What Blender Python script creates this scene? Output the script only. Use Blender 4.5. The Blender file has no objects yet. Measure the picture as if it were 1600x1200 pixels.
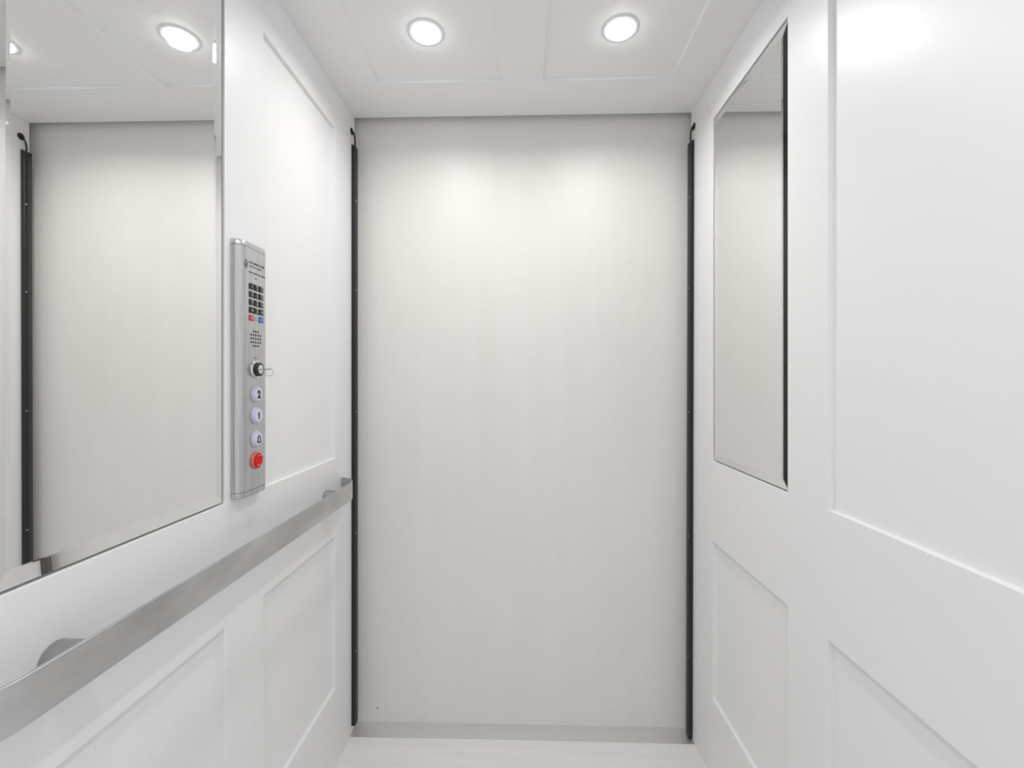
import bpy, bmesh, math, random
from mathutils import Vector, Matrix
random.seed(4)
C = bpy.context.scene.collection
S = bpy.context.scene
PI = math.pi

# ---------------------------------------------------------------- camera, world, exposure
EYE = 1.1425                                   # lens height above the cab floor
XL, XR = -0.5584, 0.5416                       # inner faces of the side walls
YF, YB = 1.4645, -0.17                         # front edge / back of the cab
ZC = EYE + 0.865                               # ceiling
cam = bpy.data.cameras.new('camera'); co = bpy.data.objects.new('camera', cam); C.objects.link(co)
cam.sensor_width = 36; cam.lens = 700 / 1600 * 36; cam.shift_y = -6 / 1600
cam.clip_start = 0.02
co.location = (0, 0, EYE); co.rotation_euler = (PI / 2, 0, 0.0263)
S.camera = co
S.view_settings.view_transform = 'Standard'; S.view_settings.look = 'None'
S.view_settings.gamma = 1; S.view_settings.use_curve_mapping = False
S.view_settings.exposure = -0.45
LAMP_W = 2.4; LAMP_SPREAD = 158; FILL = 1.15
w = bpy.data.worlds.new('world'); S.world = w; w.use_nodes = True
w.node_tree.nodes['Background'].inputs[0].default_value = (0.985, 0.99, 1.0, 1)      # added fill light, coming in through the rear opening
w.node_tree.nodes['Background'].inputs[1].default_value = FILL

# ---------------------------------------------------------------- materials
def mat(name, col, rough=0.5, metal=0.0, emit=0, ecol=None, spec=None, coat=0):
    m = bpy.data.materials.new(name); m.use_nodes = True
    b = m.node_tree.nodes['Principled BSDF']
    b.inputs['Base Color'].default_value = (*col, 1)
    b.inputs['Roughness'].default_value = rough
    b.inputs['Metallic'].default_value = metal
    if spec is not None: b.inputs['Specular IOR Level'].default_value = spec
    if coat: b.inputs['Coat Weight'].default_value = coat; b.inputs['Coat Roughness'].default_value = 0.15
    if emit:
        b.inputs['Emission Color'].default_value = (*(ecol or col), 1)
        b.inputs['Emission Strength'].default_value = emit
    return m
def noise(m, scale, sc, detail=3, coords='Object'):
    t = m.node_tree
    tc = t.nodes.new('ShaderNodeTexCoord'); mp = t.nodes.new('ShaderNodeMapping'); n = t.nodes.new('ShaderNodeTexNoise')
    mp.inputs['Scale'].default_value = sc; n.inputs['Scale'].default_value = scale; n.inputs['Detail'].default_value = detail
    t.links.new(tc.outputs[coords], mp.inputs[0]); t.links.new(mp.outputs[0], n.inputs['Vector'])
    return n
def ramp_to(m, n, sock, lo, hi, p0=0.3, p1=0.7):
    t = m.node_tree; r = t.nodes.new('ShaderNodeValToRGB')
    r.color_ramp.elements[0].position = p0; r.color_ramp.elements[1].position = p1
    r.color_ramp.elements[0].color = (*lo, 1); r.color_ramp.elements[1].color = (*hi, 1)
    t.links.new(n.outputs['Fac'], r.inputs[0]); t.links.new(r.outputs[0], t.nodes['Principled BSDF'].inputs[sock])
def bump(m, n, strength, dist):
    t = m.node_tree; b = t.nodes.new('ShaderNodeBump')
    b.inputs['Strength'].default_value = strength; b.inputs['Distance'].default_value = dist
    t.links.new(n.outputs['Fac'], b.inputs['Height']); t.links.new(b.outputs[0], t.nodes['Principled BSDF'].inputs['Normal'])

M = {}
M['wall'] = mat('white_satin_paint', (0.88, 0.88, 0.888), 0.38)
bump(M['wall'], noise(M['wall'], 260, (1, 1, 1), 2), 0.05, 0.0006)
M['ceil'] = mat('white_ceiling_paint', (0.90, 0.90, 0.905), 0.5)
bump(M['ceil'], noise(M['ceil'], 200, (1, 1, 1), 2), 0.05, 0.0006)
M['cream'] = mat('cream_laminate', (0.80, 0.785, 0.755), 0.45)
ramp_to(M['cream'], noise(M['cream'], 2.2, (7, 1, 0.7), 5), 'Base Color', (0.815, 0.787, 0.757), (0.83, 0.815, 0.78))
bump(M['cream'], noise(M['cream'], 30, (6, 1, 0.1), 2), 0.04, 0.001)
M['floor'] = mat('pale_vinyl', (0.62, 0.61, 0.59), 0.45)
ramp_to(M['floor'], noise(M['floor'], 3, (1, 12, 1), 6), 'Base Color', (0.80, 0.80, 0.795), (0.86, 0.86, 0.85))
M['alu'] = mat('sill_aluminium', (0.80, 0.80, 0.785), 0.5, 1)
bump(M['alu'], noise(M['alu'], 40, (0.3, 30, 1), 2), 0.1, 0.0005)
M['steel'] = mat('brushed_steel', (0.60, 0.60, 0.60), 0.33, 1)
n = noise(M['steel'], 14, (60, 14, 0.8), 4)
ramp_to(M['steel'], n, 'Base Color', (0.52, 0.525, 0.535), (0.64, 0.645, 0.655))
bump(M['steel'], n, 0.12, 0.0004)
M['rail'] = mat('brushed_rail_steel', (0.60, 0.60, 0.59), 0.36, 1)
n = noise(M['rail'], 7, (1, 0.9, 2.2), 6)
ramp_to(M['rail'], n, 'Base Color', (0.52, 0.525, 0.53), (0.69, 0.69, 0.695), 0.35, 0.65)
bump(M['rail'], noise(M['rail'], 40, (10, 1, 30), 3), 0.12, 0.0004)
M['chrome'] = mat('polished_steel', (0.78, 0.78, 0.78), 0.13, 1)
M['post'] = mat('satin_post_steel', (0.42, 0.42, 0.42), 0.2, 1)
M['mirror'] = mat('mirror_silver', (0.95, 0.95, 0.945), 0.0, 1)
M['glassedge'] = mat('glass_edge', (0.09, 0.095, 0.09), 0.4)
M['glass'] = mat('clear_glass', (0.985, 0.99, 0.985), 0.0); M['glass'].node_tree.nodes['Principled BSDF'].inputs['Transmission Weight'].default_value = 1; M['glass'].node_tree.nodes['Principled BSDF'].inputs['IOR'].default_value = 1.5
M['black'] = mat('black_plastic', (0.016, 0.016, 0.017), 0.38)
M['blackmetal'] = mat('black_anodised', (0.012, 0.012, 0.012), 0.48)
M['lens'] = mat('smoked_lens', (0.045, 0.045, 0.046), 0.4)
M['rubber'] = mat('cable_rubber', (0.012, 0.012, 0.012), 0.5)
M['ink'] = mat('black_ink', (0.02, 0.02, 0.025), 0.5)
M['grey_ink'] = mat('etched_grey', (0.13, 0.13, 0.13), 0.5)
M['white_ink'] = mat('white_legend', (0.55, 0.55, 0.55), 0.5)
M['redkey'] = mat('red_key_plastic', (0.55, 0.06, 0.09), 0.35)
M['bluekey'] = mat('blue_key_plastic', (0.02, 0.16, 0.52), 0.35)
M['lit'] = mat('lit_white_button', (0.60, 0.62, 0.68), 0.35, emit=0.06, ecol=(0.75, 0.78, 1.0))
M['halo'] = mat('blue_halo_ring', (0.50, 0.51, 0.66), 0.22, emit=0.05, ecol=(0.6, 0.6, 0.95), coat=0.6)
M['red'] = mat('red_lit_button', (0.60, 0.002, 0.003), 0.45, emit=0.10, ecol=(1, 0.0, 0.0), spec=0.25)
M['keymetal'] = mat('nickel_key', (0.42, 0.42, 0.42), 0.25, 1)
M['redring'] = mat('pale_red_ring', (0.62, 0.13, 0.12), 0.15, 0.0, coat=1)
M['diffuser'] = mat('lamp_diffuser', (0.9, 0.9, 0.9), 0.5, emit=22, ecol=(1, 0.995, 0.985))
M['lamp_trim'] = mat('white_lamp_trim', (0.85, 0.85, 0.85), 0.4)
M['hole'] = mat('dark_hole', (0.004, 0.004, 0.004), 0.9)
M['screw'] = mat('zinc_screw', (0.55, 0.55, 0.55), 0.3, 1)

# ---------------------------------------------------------------- helpers
def new_obj(name, bm, m, parent=None, bevel=0, seg=2, smooth=False, ang=35):
    bmesh.ops.remove_doubles(bm, verts=bm.verts, dist=1e-6)
    bmesh.ops.recalc_face_normals(bm, faces=bm.faces)
    me = bpy.data.meshes.new(name); bm.to_mesh(me); bm.free()
    me.materials.append(m)
    o = bpy.data.objects.new(name, me); C.objects.link(o)
    if parent is not None:
        o.parent = parent; o.matrix_parent_inverse = Matrix.Translation(-Vector(parent.location))
    if bevel:
        b = o.modifiers.new('bevel', 'BEVEL'); b.width = bevel; b.segments = seg; b.limit_method = 'ANGLE'; b.angle_limit = math.radians(30)
        b.harden_normals = True; smooth = True
    if smooth:
        for p in me.polygons: p.use_smooth = True
        if not bevel:
            for e in me.edges: pass
            me.set_sharp_from_angle(angle=math.radians(ang))
    return o
def thing(name, label, cat, loc, group=None):
    o = bpy.data.objects.new(name, None); C.objects.link(o); o.location = loc
    o.empty_display_size = 0.05
    o['label'] = label; o['category'] = cat
    if group: o['group'] = group
    return o
def structure(o, label=None):
    o['kind'] = 'structure'
    if label: o['label'] = label
    return o
def box(bm, a, b):
    x0, y0, z0 = a; x1, y1, z1 = b
    v = [bm.verts.new(p) for p in ((x0,y0,z0),(x1,y0,z0),(x1,y1,z0),(x0,y1,z0),(x0,y0,z1),(x1,y0,z1),(x1,y1,z1),(x0,y1,z1))]
    for f in ((0,3,2,1),(4,5,6,7),(0,1,5,4),(1,2,6,5),(2,3,7,6),(3,0,4,7)): bm.faces.new([v[i] for i in f])
    return v
def cyl(bm, c, axis, r, h, n=32, r2=None, cap=True):
    """cylinder from c along axis for length h"""
    r2 = r if r2 is None else r2
    ax = Vector(axis).normalized(); t = Vector((0, 0, 1)) if abs(ax.z) < 0.9 else Vector((1, 0, 0))
    u = ax.cross(t).normalized(); v = ax.cross(u); c = Vector(c)
    A = [bm.verts.new(c + (u*math.cos(a) + v*math.sin(a))*r) for a in [2*PI*i/n for i in range(n)]]
    B = [bm.verts.new(c + ax*h + (u*math.cos(a) + v*math.sin(a))*r2) for a in [2*PI*i/n for i in range(n)]]
    for i in range(n): bm.faces.new((A[i], A[(i+1)%n], B[(i+1)%n], B[i]))
    if cap: bm.faces.new(A[::-1]); bm.faces.new(B)
def lathe(bm, c, axis, prof, n=40):
    """revolve (radius, height) profile about axis through c; ends on the axis are closed"""
    ax = Vector(axis).normalized(); t = Vector((0, 0, 1)) if abs(ax.z) < 0.9 else Vector((1, 0, 0))
    u = ax.cross(t).normalized(); v = ax.cross(u); c = Vector(c)
    rings = []
    for r, h in prof:
        if r < 1e-7: rings.append([bm.verts.new(c + ax*h)])
        else: rings.append([bm.verts.new(c + ax*h + (u*math.cos(2*PI*i/n) + v*math.sin(2*PI*i/n))*r) for i in range(n)])
    for a, b in zip(rings, rings[1:]):
        for i in range(n):
            j = (i+1) % n
            if len(a) == 1 and len(b) == 1: continue
            if len(a) == 1: bm.faces.new((a[0], b[i], b[j]))
            elif len(b) == 1: bm.faces.new((a[i], a[j], b[0]))
            else: bm.faces.new((a[i], a[j], b[j], b[i]))
def tube(bm, pts, r, n=12, closed=False):
    pts = [Vector(p) for p in pts]; rings = []; N = len(pts)
    ref = None
    for i, p in enumerate(pts):
        if closed: d = pts[(i+1)%N] - pts[(i-1)%N]
        else: d = pts[min(i+1, N-1)] - pts[max(i-1, 0)]
        d.normalize()
        if ref is None:
            ref = d.orthogonal().normalized()
        u = (ref - d*ref.dot(d)).normalized(); ref = u; v = d.cross(u)
        rings.append([bm.verts.new(p + (u*math.cos(2*PI*k/n) + v*math.sin(2*PI*k/n))*r) for k in range(n)])
    rng = range(N) if closed else range(N-1)
    for i in rng:
        a, b = rings[i], rings[(i+1)%N]
        for k in range(n): bm.faces.new((a[k], a[(k+1)%n], b[(k+1)%n], b[k]))
    if not closed: bm.faces.new(rings[0][::-1]); bm.faces.new(rings[-1])
def panelled(us, vs, recess, depth, thick, place):
    """slab with stepped-in fields. us/vs cut lines, recess(i,j)->bool, place(u,v,d)->xyz (d = depth behind the face)"""
    bm = bmesh.new(); cache = {}
    def V(u, v, d):
        k = (round(u, 5), round(v, 5), round(d, 5))
        if k not in cache: cache[k] = bm.verts.new(place(u, v, d))
        return cache[k]
    nu, nv = len(us)-1, len(vs)-1
    D = lambda i, j: (depth if recess(i, j) else 0.0) if 0 <= i < nu and 0 <= j < nv else thick
    for i in range(nu):
        for j in range(nv):
            d = D(i, j); a, b, c, e = us[i], us[i+1], vs[j], vs[j+1]
            bm.faces.new((V(a,c,d), V(b,c,d), V(b,e,d), V(a,e,d)))
            bm.faces.new((V(a,c,thick), V(a,e,thick), V(b,e,thick), V(b,c,thick)))
            d2 = D(i+1, j)
            if abs(d2-d) > 1e-6: bm.faces.new((V(b,c,d), V(b,c,d2), V(b,e,d2), V(b,e,d)))
            d2 = D(i, j+1)
            if abs(d2-d) > 1e-6: bm.faces.new((V(a,e,d), V(b,e,d), V(b,e,d2), V(a,e,d2)))
            if i == 0: bm.faces.new((V(a,c,d), V(a,c,thick), V(a,e,thick), V(a,e,d)))
            if j == 0: bm.faces.new((V(a,c,d), V(b,c,d), V(b,c,thick), V(a,c,thick)))
    return bm

# ---------------------------------------------------------------- the cab shell
REC = 0.0095
ZU0, ZU1 = EYE - 0.2310, EYE + 0.7480          # upper fields
ZL0, ZL1 = EYE - 0.9150, EYE - 0.4630          # lower fields
def side_wall(name, x, s, cols, lean=0.0):
    ys = [YB] + [c for ab in cols for c in ab] + [YF]
    zs = [0.0, ZL0, ZL1, ZU0, ZU1, ZC]
    def place(u, v, d):
        X = x + s*d
        if u > YF - 0.001 and lean: X -= lean * (1 - v/ZC)
        return (X, u, v)
    bm = panelled(ys, zs, lambda i, j: i % 2 == 1 and j % 2 == 1, REC, 0.035, place)
    o = new_obj(name, bm, M['wall'], bevel=0.0011, seg=2)
    return structure(o)
side_wall('wall_left', XL, -1, [(-0.04, 0.33), (0.450, 0.8225), (0.948, 1.312)])
side_wall('wall_right', XR, 1, [(-0.04, 0.33), (0.450, 0.8125), (0.9350, 1.2985)], lean=0.006)

us = [XL-0.035, -0.425, -0.0655, 0.0555, 0.4235, XR+0.035]
vs = [YB-0.03, -0.04, 0.33, 0.45, 0.82, 0.94, 1.2965, YF]
bm = panelled(us, vs, lambda i, j: i % 2 == 1 and j % 2 == 1, 0.0075, 0.03, lambda u, v, d: (u, v, ZC + d))
structure(new_obj('ceiling', bm, M['ceil'], bevel=0.001))
# rear wall with an added, unseen opening that lets the fill light in
bm = bmesh.new()
for p, q in (((XL-0.035, YB-0.06, 0), (-0.47, YB-0.001, ZC+0.03)), ((0.453, YB-0.06, 0), (XR+0.035, YB-0.001, ZC+0.03)), ((-0.47, YB-0.06, 1.93), (0.453, YB-0.001, ZC+0.03))): box(bm, p, q)
structure(new_obj('wall_back', bm, M['wall'], bevel=0.0011))
bm = bmesh.new(); box(bm, (XL-0.035, YB-0.03, -0.03), (XR+0.035, YF-0.045, 0)); structure(new_obj('floor', bm, M['floor']))

# cream panel closing the opening, just beyond the front edge of the cab
YD = YF + 0.028
bm = bmesh.new(); box(bm, (-0.95, YD, -0.06), (0.95, YD+0.04, 2.45))
wf = structure(new_obj('wall_front', bm, M['cream']))
bm = bmesh.new(); cyl(bm, (-0.4905, YD, 0.041), (0, -1, 0), 0.0022, 0.0008, 12)
sp = new_obj('screw_hole', bm, M['hole'], wf); sp['label'] = 'tiny dark screw hole near the bottom'
# sill, and light blocks around the gap
bm = bmesh.new(); box(bm, (-0.95, YF+0.0005, -0.10), (0.95, YD, -0.004)); box(bm, (-0.70, YF-0.0445, -0.03), (0.70, YF, -0.0))
o = new_obj('trim_1', bm, M['alu'], bevel=0.0008); structure(o, 'metal sill along the foot of the opening')
bm = bmesh.new()                                # added blocks round the front gap, shutting out stray fill light
box(bm, (-0.95, YF-0.05, -0.06), (XL-0.0355, YD-0.0005, ZC+0.031)); box(bm, (XR+0.0355, YF-0.05, -0.06), (0.95, YD-0.0005, ZC+0.031)); box(bm, (-0.95, YF-0.05, ZC+0.031), (0.95, YD-0.0005, 2.45))
structure(new_obj('gap_light_block', bm, M['ceil']))

# ---------------------------------------------------------------- recessed ceiling lamps
def downlight(x, y, z, label):
    t = thing('downlight', label, 'ceiling light', (x, y, z), 'recessed round ceiling lamps')
    bm = bmesh.new()
    lathe(bm, (x, y, z), (0, 0, -1), [(0.0335, -0.001), (0.0335, 0.0015), (0.035, 0.0032), (0.041, 0.0028), (0.0455, 0.0008), (0.046, 0.0), (0.0335, -0.001)], 48)
    new_obj('trim_ring', bm, M['lamp_trim'], t, smooth=True)
    bm = bmesh.new(); lathe(bm, (x, y, z), (0, 0, -1), [(0.0, 0.0150), (0.012, 0.0145), (0.022, 0.0125), (0.029, 0.0090), (0.0330, 0.0040), (0.0335, 0.0), (0.0335, -0.0005), (0, -0.0005)], 48)
    new_obj('diffuser', bm, M['diffuser'], t, smooth=True)['label'] = 'glowing white lens'
    l = bpy.data.lights.new('downlight_bulb', 'AREA'); l.shape = 'DISK'; l.size = 0.05; l.energy = LAMP_W; l.spread = math.radians(LAMP_SPREAD)
    l.color = (1.0, 0.995, 0.985)
    lo = bpy.data.objects.new('bulb', l); C.objects.link(lo); lo.location = (x, y, z - 0.0165)
    lo.parent = t; lo.matrix_parent_inverse = Matrix.Translation(-Vector(t.location))
zl = ZC + 0.0075
downlight(-0.2455, 1.118, zl, 'round recessed lamp in the front left ceiling field, above the opening')
downlight(0.2395, 1.118, zl, 'round recessed lamp in the front right ceiling field, above the opening')
downlight(-0.2455, 0.145, zl, 'added round fill lamp in the rear left ceiling field, behind the viewer')  # unseen rear lamp, added to raise the overall brightness
downlight(0.2395, 0.145, zl, 'added round fill lamp in the rear right ceiling field, behind the viewer')  # second added fill lamp, also out of view

# ---------------------------------------------------------------- bevelled mirrors, let into the upper fields
def mirror(x, s, y0, y1, label):
    """s=+1: faces +x (left wall); the sheet floats on a backing board inside the stepped-in field"""
    back = x - s*0.0043; e = 0.0032
    a0, a1, b0, b1 = y0+e, y1-e, ZU0+e, ZU1-e
    t = thing('wall_mirror', label, 'mirror', (back, (y0+y1)/2, b0))
    # a real sheet of glass: flat silvered back, front face ground down at 8.5 degrees along all four edges
    bm = bmesh.new(); bw = 0.020; hE = 0.0010; hF = hE + bw*math.tan(math.radians(8.5))
    def R(i, h): return [bm.verts.new((back + s*h, yy, zz)) for yy, zz in ((a0+i,b0+i),(a1-i,b0+i),(a1-i,b1-i),(a0+i,b1-i))]
    A = R(0, 0.0); O = R(0.0, hE); I = R(bw, hF)
    bm.faces.new(I)
    for k in range(4):
        j = (k+1) % 4
        bm.faces.new((O[k], O[j], I[j], I[k])); bm.faces.new((A[k], A[j], O[j], O[k]))
    bm.faces.new(A)
    o = new_obj('glass', bm, M['glass'], t); o['label'] = 'silvered glass with a wide slanted border'
    o.data.materials.append(M['mirror']); o.data.materials.append(M['glassedge'])
    for p in o.data.polygons:
        xs = [o.data.vertices[v].co.x for v in p.vertices]
        if all(abs(q - back) < 1e-5 for q in xs): p.material_index = 1
        elif all(abs(q - back) < hE + 1e-5 for q in xs): p.material_index = 2
    bm = bmesh.new(); x0, x1 = sorted((x - s*(REC-0.0001), back - s*0.0001)); g = 0.006
    box(bm, (x0, a0+g, b0+g), (x1, a1-g, b1-g)); new_obj('backing_board', bm, M['glassedge'], t)
mirror(XL, 1, 0.450, 0.8225, 'wide frameless mirror with slanted glass rim on the left wall beside the steel control panel')
mirror(XR, -1, 0.935, 1.2985, 'narrow-looking frameless mirror with slanted glass rim on the right wall near the front opening')

# ---------------------------------------------------------------- black door safety strips at the front edges
def curtain(x, s, label, lean=0.0, zb=0.012):
    """x wall face, s = +1 for left wall (strip grows towards +x)"""
    y0, y1 = 1.4375, YF - 0.0005; th = 0.0125; zt = EYE + 0.765
    t = thing('door_edge_strip', label, 'door sensor strip', (x, (y0+y1)/2, 0), 'black sensor strips at the opening')
    def X(h, z): return x + s*h - lean*(1 - z/ZC)
    # extrusion with a chamfer and a shallow groove on the inner face
    prof = [(0.0001, y0), (th-0.0022, y0), (th, y0+0.0022), (th, y1-0.004), (th-0.003, y1), (0.0001, y1)]
    bm = bmesh.new()
    lo = [bm.verts.new((X(h, zb), y, zb)) for h, y in prof]
    hi = [bm.verts.new((X(h, zt), y, zt - 0.006*(h/th))) for h, y in prof]
    n = len(prof)
    for i in range(n): bm.faces.new((lo[i], lo[(i+1)%n], hi[(i+1)%n], hi[i]))
    bm.faces.new(lo[::-1]); bm.faces.new(hi)
    new_obj('housing', bm, M['blackmetal'], t, bevel=0.0004, seg=1)
    bm = bmesh.new()
    h0, h1 = th - 0.0006, th + 0.0006
    ya, yb = y0+0.0112, y1-0.0045
    z0, z1 = zb+0.02, zt-0.02
    v = [bm.verts.new(p) for p in ((X(h0,z0),ya,z0),(X(h1,z0),ya,z0),(X(h1,z0),yb,z0),(X(h0,z0),yb,z0),(X(h0,z1),ya,z1),(X(h1,z1),ya,z1),(X(h1,z1),yb,z1),(X(h0,z1),yb,z1))]
    for f in ((0,3,2,1),(4,5,6,7),(0,1,5,4),(1,2,6,5),(2,3,7,6),(3,0,4,7)): bm.faces.new([v[i] for i in f])
    new_obj('lens_strip', bm, M['lens'], t)['label'] = 'slightly lighter smoked strip'
    for zz in (0.583, 0.293, -0.102, -0.497, -0.88):
        z = EYE + zz
        bm = bmesh.new(); lathe(bm, (X(th-0.0004, z), y0+0.0055, z), (s, 0, 0), [(0.0026, 0), (0.0026, 0.0009), (0.0018, 0.0016), (0.0007, 0.0017), (0.0007, 0.0009), (0, 0.0009)], 20)
        new_obj('screw', bm, M['screw'], t, smooth=True)['label'] = 'small bright screw'
    # cable looping up into the wall
    zg = EYE + 0.806; yg = 1.4385
    P = [Vector((X(0.007, zt), 1.449, zt-0.006)), Vector((X(0.007, zt), 1.4495, zt+0.010)), Vector((X(0.0075, zt), 1.447, zt+0.022)), Vector((X(0.0075, zt), 1.4425, zt+0.032)), Vector((X(0.0065, zt), yg, zg-0.003)), Vector((X(0.002, zt), yg-0.0005, zg))]
    pts = []
    for i in range(len(P)-1):
        p0, p1, p2, p3 = P[max(i-1,0)], P[i], P[i+1], P[min(i+2, len(P)-1)]
        for k in range(6):
            u = k/6
            pts.append(0.5*((2*p1) + (p2-p0)*u + (2*p0-5*p1+4*p2-p3)*u*u + (3*p1-p0-3*p2+p3)*u**3))
    pts.append(P[-1])
    bm = bmesh.new(); tube(bm, pts, 0.0026, 14); new_obj('cable', bm, M['rubber'], t, smooth=True)
    bm = bmesh.new()
    wx = X(0, zg) if not lean else x - lean*(1-zg/ZC)*0.8
    lathe(bm, (wx, yg, zg), (s, 0, 0), [(0.0, 0.0002), (0.011, 0.0002), (0.0112, 0.0012), (0.0095, 0.0028), (0.0055, 0.0034), (0.0035, 0.0025), (0, 0.0025)], 32)
    new_obj('grommet', bm, M['rubber'], t, smooth=True)['label'] = 'round black rubber cable grommet'
curtain(XL, 1, 'tall black sensor strip on the left front edge, behind the handrail end', zb=0.022)
curtain(XR, -1, 'tall black sensor strip on the right front edge, beside the narrow-looking mirror', lean=0.006, zb=0.004)

# ---------------------------------------------------------------- handrail: flat steel bar on two round posts
t = thing('handrail', 'flat brushed steel handrail along the left wall below the mirror', 'handrail', (XL, 0.86, EYE-0.3235))
xb = -0.5; zt, zb_ = EYE - 0.2975, EYE - 0.3487
path = []
yN, yFar, ax, ay = 0.446, 1.272, xb - XL - 0.0005, 0.088
for k in range(13):
    a = PI/2*(1 - k/12); path.append((XL + 0.0005 + ax*math.cos(a), yN - ay*math.sin(a)))
for k in range(1, 24): path.append((xb, yN + (yFar-yN)*k/24))
for k in range(13):
    a = PI/2*k/12; path.append((XL + 0.0005 + ax*math.cos(a), yFar + ay*math.sin(a)))
bm = bmesh.new(); rings = []
for i, p in enumerate(path):
    a = Vector(path[max(i-1,0)]); b = Vector(path[min(i+1,len(path)-1)]); d = (b-a).normalized(); nrm = Vector((d.y, -d.x)) # outward (+x)
    o_ = Vector(p); q = o_ - nrm*0.005
    if i in (0, len(path)-1): q.x = max(q.x, XL + 0.0003)
    rings.append([bm.verts.new((o_.x, o_.y, zb_)), bm.verts.new((o_.x, o_.y, zt)), bm.verts.new((q.x, q.y, zt)), bm.verts.new((q.x, q.y, zb_))])
for a, b in zip(rings, rings[1:]):
    for k in range(4): bm.faces.new((a[k], a[(k+1)%4], b[(k+1)%4], b[k]))
bm.faces.new(rings[0][::-1]); bm.faces.new(rings[-1])
new_obj('rail_bar', bm, M['rail'], t, bevel=0.0008, seg=2)
for yc in (0.5195, 1.248):
    bm = bmesh.new()
    L = xb - 0.005 - XL
    lathe(bm, (XL, yc, EYE-0.331), (1, 0, 0), [(0, 0.0003), (0.0195, 0.0003), (0.0205, 0.0012), (0.0205, L-0.001), (0.0195, L+0.0002), (0, L+0.0002)], 56)
    new_obj('mounting_post', bm, M['post'], t, smooth=True)

# ---------------------------------------------------------------- control panel
y0, y1 = 0.8385, 0.9315; pr = 0.0205; rr = 0.0175
zb0, zt0 = EYE - 0.2285, EYE + 0.2715; zf0, zf1 = EYE - 0.2170, EYE + 0.2605
cp = thing('control_panel', 'tall brushed steel elevator control panel with keypad and round buttons', 'control panel', (XL, (y0+y1)/2, zb0))
def cop_prof(inset=0.0):
    P = [(0.0004, y0+inset)]
    for k in range(11):
        a = PI/2*k/10; P.append((pr-inset-rr + rr*math.sin(a), y0+inset+rr - rr*math.cos(a)))
    for k in range(11):
        a = PI/2*k/10; P.append((pr-inset-rr + rr*math.cos(a), y1-inset-rr + rr*math.sin(a)))
    P.append((0.0004, y1-inset)); return P
def extr(bm, za, zb, ia=0.0, ib=0.0):
    A = [bm.verts.new((XL+h, y, za)) for h, y in cop_prof(ia)]; B = [bm.verts.new((XL+h, y, zb)) for h, y in cop_prof(ib)]
    n = len(A)
    for i in range(n): bm.faces.new((A[i], A[(i+1)%n], B[(i+1)%n], B[i]))
    return A, B
bm = bmesh.new(); A, B = extr(bm, zf0+0.0008, zf1-0.0008); bm.faces.new(A[::-1]); bm.faces.new(B)
new_obj('face_plate', bm, M['steel'], cp, smooth=True, ang=50)
for (za, zc, up) in ((zf1, zt0, 1), (zf0, zb0, -1)):
    bm = bmesh.new(); A, B = extr(bm, za, zc - up*0.003); A2, B2 = extr(bm, zc - up*0.003, zc - up*0.0008, 0, 0.001); A3, B3 = extr(bm, zc - up*0.0008, zc, 0.001, 0.003)
    bm.faces.new(A[::-1]); bm.faces.new(B3)
    new_obj('end_cap', bm, M['steel'], cp, smooth=True, ang=50)
for za in (zf0, zf1-0.0008):
    bm = bmesh.new(); A, B = extr(bm, za, za+0.0008, 0.0012, 0.0012); bm.faces.new(A[::-1]); bm.faces.new(B)
    new_obj('joint_line', bm, M['hole'], cp)
XF = XL + pr
YC = 0.8858
def text(s, size, y, z, x, m, parent, name='legend', ext=0.0002, bold=0.0, wy=1.0):
    cu = bpy.data.curves.new(name, 'FONT'); cu.body = s; cu.size = size; cu.align_x = 'CENTER'; cu.align_y = 'CENTER'; cu.extrude = ext; cu.offset = bold
    to = bpy.data.objects.new('tmp', cu); C.objects.link(to)
    bpy.context.view_layer.update()
    me = bpy.data.meshes.new_from_object(to.evaluated_get(bpy.context.evaluated_depsgraph_get()))
    bpy.data.objects.remove(to)
    me.materials.clear(); me.materials.append(m)
    cx = (min(v.co.x for v in me.vertices)+max(v.co.x for v in me.vertices))/2; cy = (min(v.co.y for v in me.vertices)+max(v.co.y for v in me.vertices))/2
    for v in me.vertices: v.co = Vector((x + v.co.z, y + (v.co.x-cx)*wy, z + (v.co.y-cy)))
    o = bpy.data.objects.new(name, me); C.objects.link(o); o.parent = parent
    o.matrix_parent_inverse = parent.matrix_basis.inverted() @ (Matrix.Identity(4))
    if parent.parent is not None: o.matrix_parent_inverse = Matrix.Identity(4); o.location = (0, 0, 0)
    return o
# sub-parts hang under parts whose meshes are already in scene coordinates through parent_inverse;
def sub(o, part):
    o.parent = part; o.matrix_parent_inverse = Matrix.Identity(4); o.location = (0, 0, 0); return o
def newsub(name, bm, m, part, **k):
    return sub(new_obj(name, bm, m, None, **k), part)
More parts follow.
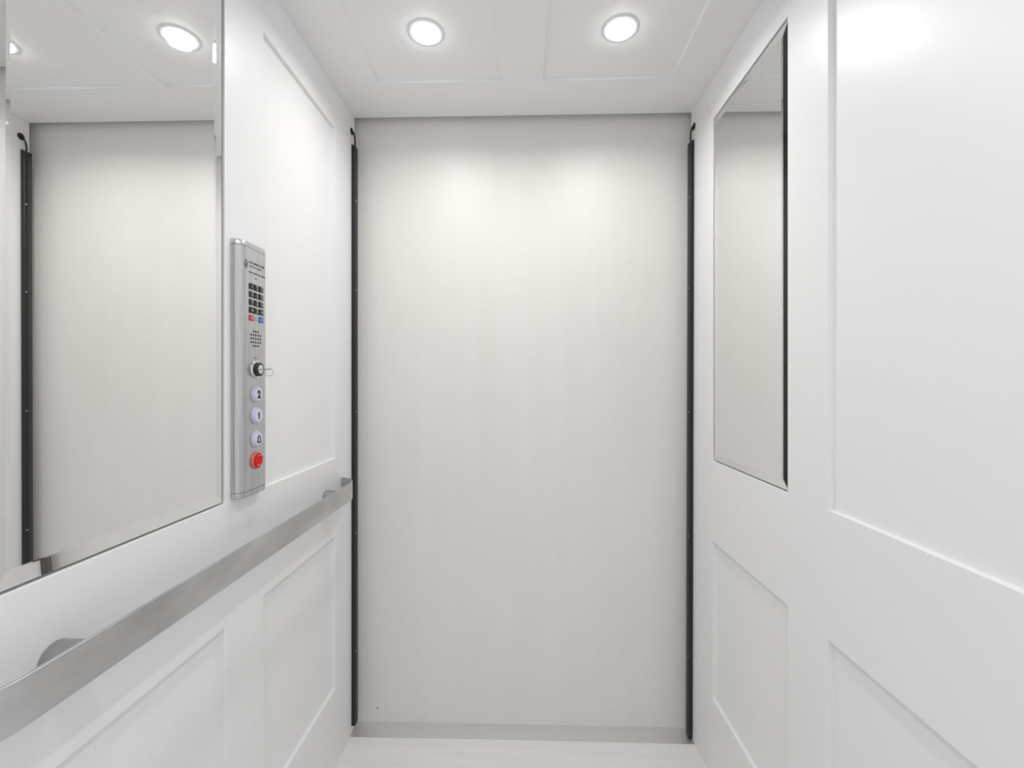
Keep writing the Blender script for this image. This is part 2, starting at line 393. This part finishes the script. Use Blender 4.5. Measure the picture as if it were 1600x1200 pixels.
# emblem and engraved lettering (too small to read in the photograph: fine strokes)
bm = bmesh.new()
ec = Vector((XF+0.0002, 0.8545, EYE+0.226))
tube(bm, [ec + Vector((0, 0.0040*math.cos(a), 0.0062*math.sin(a)))for a in [2*PI*k/28 for k in range(28)]], 0.0005, 6, True)
tube(bm, [ec + Vector((0, 0.0018*math.cos(a), 0.0028*math.sin(a)-0.0002)) for a in [2*PI*k/20 for k in range(20)]], 0.00035, 6, True)
box(bm, (XF, ec.y-0.0012, ec.z+0.0062), (XF+0.0004, ec.y+0.0012, ec.z+0.0088))
box(bm, (XF, ec.y-0.0014, ec.z-0.0085), (XF+0.0004, ec.y+0.0014, ec.z-0.0062))
new_obj('emblem', bm, M['grey_ink'], cp)
def strokes(bm, y, yend, z, h, wd, words):
    """row of small engraved letter-like strokes"""
    k = 0; y_ = y
    while y_ < yend:
        if k in words: y_ += wd*0.9
        q = random.random(); t_ = wd*0.22
        box(bm, (XF, y_, z), (XF+0.0003, y_+t_, z+h))
        if q < 0.75: box(bm, (XF, y_, z+h-t_), (XF+0.0003, y_+wd*0.68, z+h))
        if q > 0.3: box(bm, (XF, y_, z), (XF+0.0003, y_+wd*0.68, z+t_))
        if q > 0.5: box(bm, (XF, y_+wd*0.5, z), (XF+0.0003, y_+wd*0.5+t_, z+h))
        if 0.2 < q < 0.6: box(bm, (XF, y_, z+h*0.45), (XF+0.0003, y_+wd*0.6, z+h*0.45+t_))
        y_ += wd; k += 1
bm = bmesh.new(); strokes(bm, 0.8635, 0.879, EYE+0.2290, 0.0052, 0.0030, ()); strokes(bm, 0.8815, 0.914, EYE+0.2300, 0.0040, 0.0026, (5,)); 
new_obj('engraved_lettering', bm, M['grey_ink'], cp)
bm = bmesh.new(); strokes(bm, 0.8635, 0.905, EYE+0.2235, 0.0019, 0.0015, (7, 15)); new_obj('engraved_lettering', bm, M['grey_ink'], cp)
bm = bmesh.new(); strokes(bm, 0.8625, 0.918, EYE+0.2110, 0.0030, 0.0022, (6, 12, 16)); new_obj('engraved_lettering', bm, M['grey_ink'], cp)
bm = bmesh.new(); cyl(bm, (XF-0.0005, YC, EYE+0.2030), (1, 0, 0), 0.0017, 0.0007, 20); new_obj('microphone_hole', bm, M['hole'], cp)
# keypad
KY = [0.8706, 0.8868, 0.9030]; KZ = [0.1850, 0.1692, 0.1538, 0.1383]
lab = ['1','2','3','4','5','6','7','8','9','*','0','#']; sm = ['', 'ABC','DEF','GHI','JKL','MNO','PRS','TUV','WXY','','OPER','']
def keycap(y, z, m, name, w=0.0128, h=0.0118):
    bm = bmesh.new(); box(bm, (XF-0.001, y-w/2, EYE+z-h/2), (XF+0.0018, y+w/2, EYE+z+h/2))
    return new_obj(name, bm, m, cp, bevel=0.0007, seg=2)
for r in range(4):
    for c in range(3):
        k = keycap(KY[c], KZ[r], M['black'], 'keypad_key'); i = r*3+c
        s = lab[i]; k['label'] = {'*': 'black key with a white star', '#': 'black key with a white hash'}.get(s, 'black key with a white ' + s)
        sub(text(s, 0.0078 if s != '*' else 0.012, KY[c]+0.0016, EYE+KZ[r]-(0.0014 if sm[i] else 0), XF+0.00195, M['white_ink'], k, bold=0.0001), k)
        if sm[i]: sub(text(sm[i], 0.0040, KY[c]+0.0010, EYE+KZ[r]+0.0038, XF+0.00195, M['white_ink'], k), k)
k = keycap(KY[0], 0.1228, M['redkey'], 'keypad_key'); k['label'] = 'red key with a pale handset mark'
bm = bmesh.new(); tube(bm, [(XF+0.0019, KY[0]+0.0015+0.0028*math.cos(a), EYE+0.1228+0.0030*math.sin(a)) for a in [PI*0.35+PI*1.3*q/12 for q in range(13)]], 0.0006, 8); newsub('legend', bm, M['white_ink'], k)
k = keycap(KY[2], 0.1228, M['bluekey'], 'keypad_key'); k['label'] = 'blue key with a pale mark'
bm = bmesh.new(); tube(bm, [(XF+0.0019, KY[2]-0.003, EYE+0.1200), (XF+0.0019, KY[2]-0.0012, EYE+0.1245), (XF+0.0019, KY[2]+0.0036, EYE+0.1245), (XF+0.0019, KY[2]+0.0036, EYE+0.1215)], 0.0006, 8); newsub('legend', bm, M['white_ink'], k)
bm = bmesh.new(); tube(bm, [(XF+0.0002, KY[1]+0.0022*math.cos(a), EYE+0.1222+0.0030*math.sin(a)) for a in [PI*0.3+PI*1.4*q/12 for q in range(13)]], 0.0005, 8); new_obj('handset_mark', bm, M['grey_ink'], cp)
# speaker holes
bm = bmesh.new()
for i in range(5):
    for j in range(5):
        if i in (0, 4) and j in (0, 4): continue
        cyl(bm, (XF-0.0005, YC + (j-2)*0.0076, EYE+0.0828 + (i-2)*0.0072), (1, 0, 0), 0.0022, 0.0007, 16)
new_obj('speaker_holes', bm, M['hole'], cp)
# key switch
zk = EYE + 0.0215
ring = bmesh.new(); lathe(ring, (XF, YC, zk), (1, 0, 0), [(0, 0.0002), (0.0172, 0.0002), (0.0175, 0.001), (0.0168, 0.0030), (0.0150, 0.0036), (0.0138, 0.003), (0, 0.003)], 48)
ks = new_obj('key_switch', ring, M['chrome'], cp, smooth=True)
bm = bmesh.new(); lathe(bm, (XF, YC, zk), (1, 0, 0), [(0, 0.003), (0.0136, 0.003), (0.0138, 0.0082), (0.0124, 0.0096), (0.0095, 0.0098), (0.0092, 0.0088), (0, 0.0088)], 48)
newsub('switch_collar', bm, M['black'], ks, smooth=True)['label'] = 'glossy black collar'
bm = bmesh.new(); lathe(bm, (XF, YC, zk), (1, 0, 0), [(0, 0.0088), (0.0090, 0.0088), (0.0090, 0.0102), (0.0080, 0.0108), (0, 0.0108)], 40)
newsub('lock_cylinder', bm, M['chrome'], ks, smooth=True)
text('0', 0.0055, YC-0.003, EYE+0.0440, XF+0.0002, M['grey_ink'], cp, 'switch_mark'); text('1', 0.0055, YC+0.0045, EYE+0.0440, XF+0.0002, M['grey_ink'], cp, 'switch_mark')
# the key standing in the switch with its ring
kt = thing('key', 'small metal key with a thin wire ring, standing in the key switch', 'key', (XF+0.0108, YC, zk))
bm = bmesh.new(); x0 = XF+0.0109
box(bm, (x0, YC-0.0032, zk-0.0008), (x0+0.006, YC+0.0032, zk+0.0008))
n = 28; P = [(x0+0.008+0.0095*(1-math.cos(PI*q/(n-1)))*0.9, 0) for q in range(n)]
# round bow with a hole, lying flat (edge-on to the viewer)
cx = x0+0.0110; ro, ri, hx = 0.0080, 0.0022, cx+0.0045
O1 = []; I1 = []
for zz in (-0.0008, 0.0008):
    O1.append([bm.verts.new((cx+ro*math.cos(2*PI*q/n), YC+ro*math.sin(2*PI*q/n), zk+zz)) for q in range(n)])
    I1.append([bm.verts.new((hx+ri*math.cos(2*PI*q/n), YC+ri*math.sin(2*PI*q/n), zk+zz)) for q in range(n)])
for q in range(n):
    j = (q+1) % n
    bm.faces.new((O1[0][q], O1[0][j], O1[1][j], O1[1][q])); bm.faces.new((I1[0][q], I1[0][j], I1[1][j], I1[1][q]))
    bm.faces.new((O1[0][q], O1[0][j], I1[0][j], I1[0][q])); bm.faces.new((O1[1][q], O1[1][j], I1[1][j], I1[1][q]))
new_obj('key_blade', bm, M['keymetal'], kt, smooth=True, ang=40)
bm = bmesh.new(); rc = Vector((hx+0.0005, YC+0.0005, zk-0.0058)); 
tube(bm, [rc + Vector((0.0068*math.cos(a)*0.9, 0.004*math.cos(a), 0.0078*math.sin(a))) for a in [2*PI*q/36 for q in range(36)]], 0.0005, 8, True)
new_obj('key_ring', bm, M['keymetal'], kt, smooth=True)
# round buttons
def button(z, name, label, faceM, ringM, ry=0.0172):
    z = EYE + z
    bm = bmesh.new(); lathe(bm, (XF, YC+0.0004, z), (1, 0, 0), [(0, 0.0002), (ry, 0.0002), (ry+0.0002, 0.0012), (ry-0.001, 0.0042), (ry-0.0026, 0.0048), (ry-0.0034, 0.0036), (0, 0.0036)], 56)
    b = new_obj(name, bm, ringM, cp, smooth=True); b['label'] = label
    bm = bmesh.new(); lathe(bm, (XF, YC+0.0004, z), (1, 0, 0), [(0, 0.0036), (ry-0.0036, 0.0036), (ry-0.0037, 0.0052), (ry-0.0048, 0.0060), (0, 0.0062)], 56)
    newsub('button_face', bm, faceM, b, smooth=True)
    return b, z
b, z = button(-0.0285, 'floor_button', 'round pale lit button marked 2', M['lit'], M['halo']); sub(text('2', 0.0205, YC+0.0008, z, XF+0.0064, M['ink'], b, bold=0.0010), b)
b, z = button(-0.0710, 'floor_button', 'round pale lit button marked 1', M['lit'], M['halo']); 
bm = bmesh.new(); yc = YC + 0.0012; hgt = 0.0070
pts1 = [(0.0016, -hgt), (0.0016, hgt), (-0.0006, hgt), (-0.0018, hgt-0.0022), (-0.0038, hgt-0.0034), (-0.0038, hgt-0.0056), (-0.0016, hgt-0.0048), (-0.0016, -hgt)]
fa = [bm.verts.new((XF+0.0063, yc+a, z+c)) for a, c in pts1]; fb = [bm.verts.new((XF+0.0066, yc+a, z+c)) for a, c in pts1]
bm.faces.new(fa); bm.faces.new(fb)
for i in range(len(pts1)): bm.faces.new((fa[i], fa[(i+1)%len(pts1)], fb[(i+1)%len(pts1)], fb[i]))
newsub('legend', bm, M['ink'], b)
b, z = button(-0.1185, 'alarm_button', 'round pale lit button with a bell outline', M['lit'], M['halo'])
bm = bmesh.new(); xb_ = XF+0.0064; yc = YC+0.0008
P = [(-0.0066, -0.0056), (-0.0046, -0.0036), (-0.0042, 0.0015), (-0.0030, 0.0050), (0.0, 0.0062), (0.0030, 0.0050), (0.0042, 0.0015), (0.0046, -0.0036), (0.0066, -0.0056)]
tube(bm, [(xb_, yc+a, z+c) for a, c in P], 0.0010, 8, True)
cyl(bm, (xb_-0.0004, yc, z-0.0072), (1, 0, 0), 0.0014, 0.0008, 16); cyl(bm, (xb_-0.0004, yc, z+0.0072), (1, 0, 0), 0.0010, 0.0008, 16)
newsub('legend', bm, M['ink'], b)
b, z = button(-0.1610, 'stop_button', 'round bright red lit stop button', M['red'], M['redring'], 0.0176)
bm = bmesh.new(); zz = z
for a in (-1, 1): box(bm, (XF+0.0058, YC-0.0052, zz+a*0.0095-0.0014), (XF+0.0074, YC+0.0060, zz+a*0.0095+0.0014))
newsub('legend', bm, M['redring'], b, bevel=0.0005)
bm = bmesh.new(); box(bm, (XF+0.0058, YC+0.0080, z+0.0050), (XF+0.0100, YC+0.0150, z+0.0062)); newsub('switch_tab', bm, M['redring'], b, bevel=0.0003)
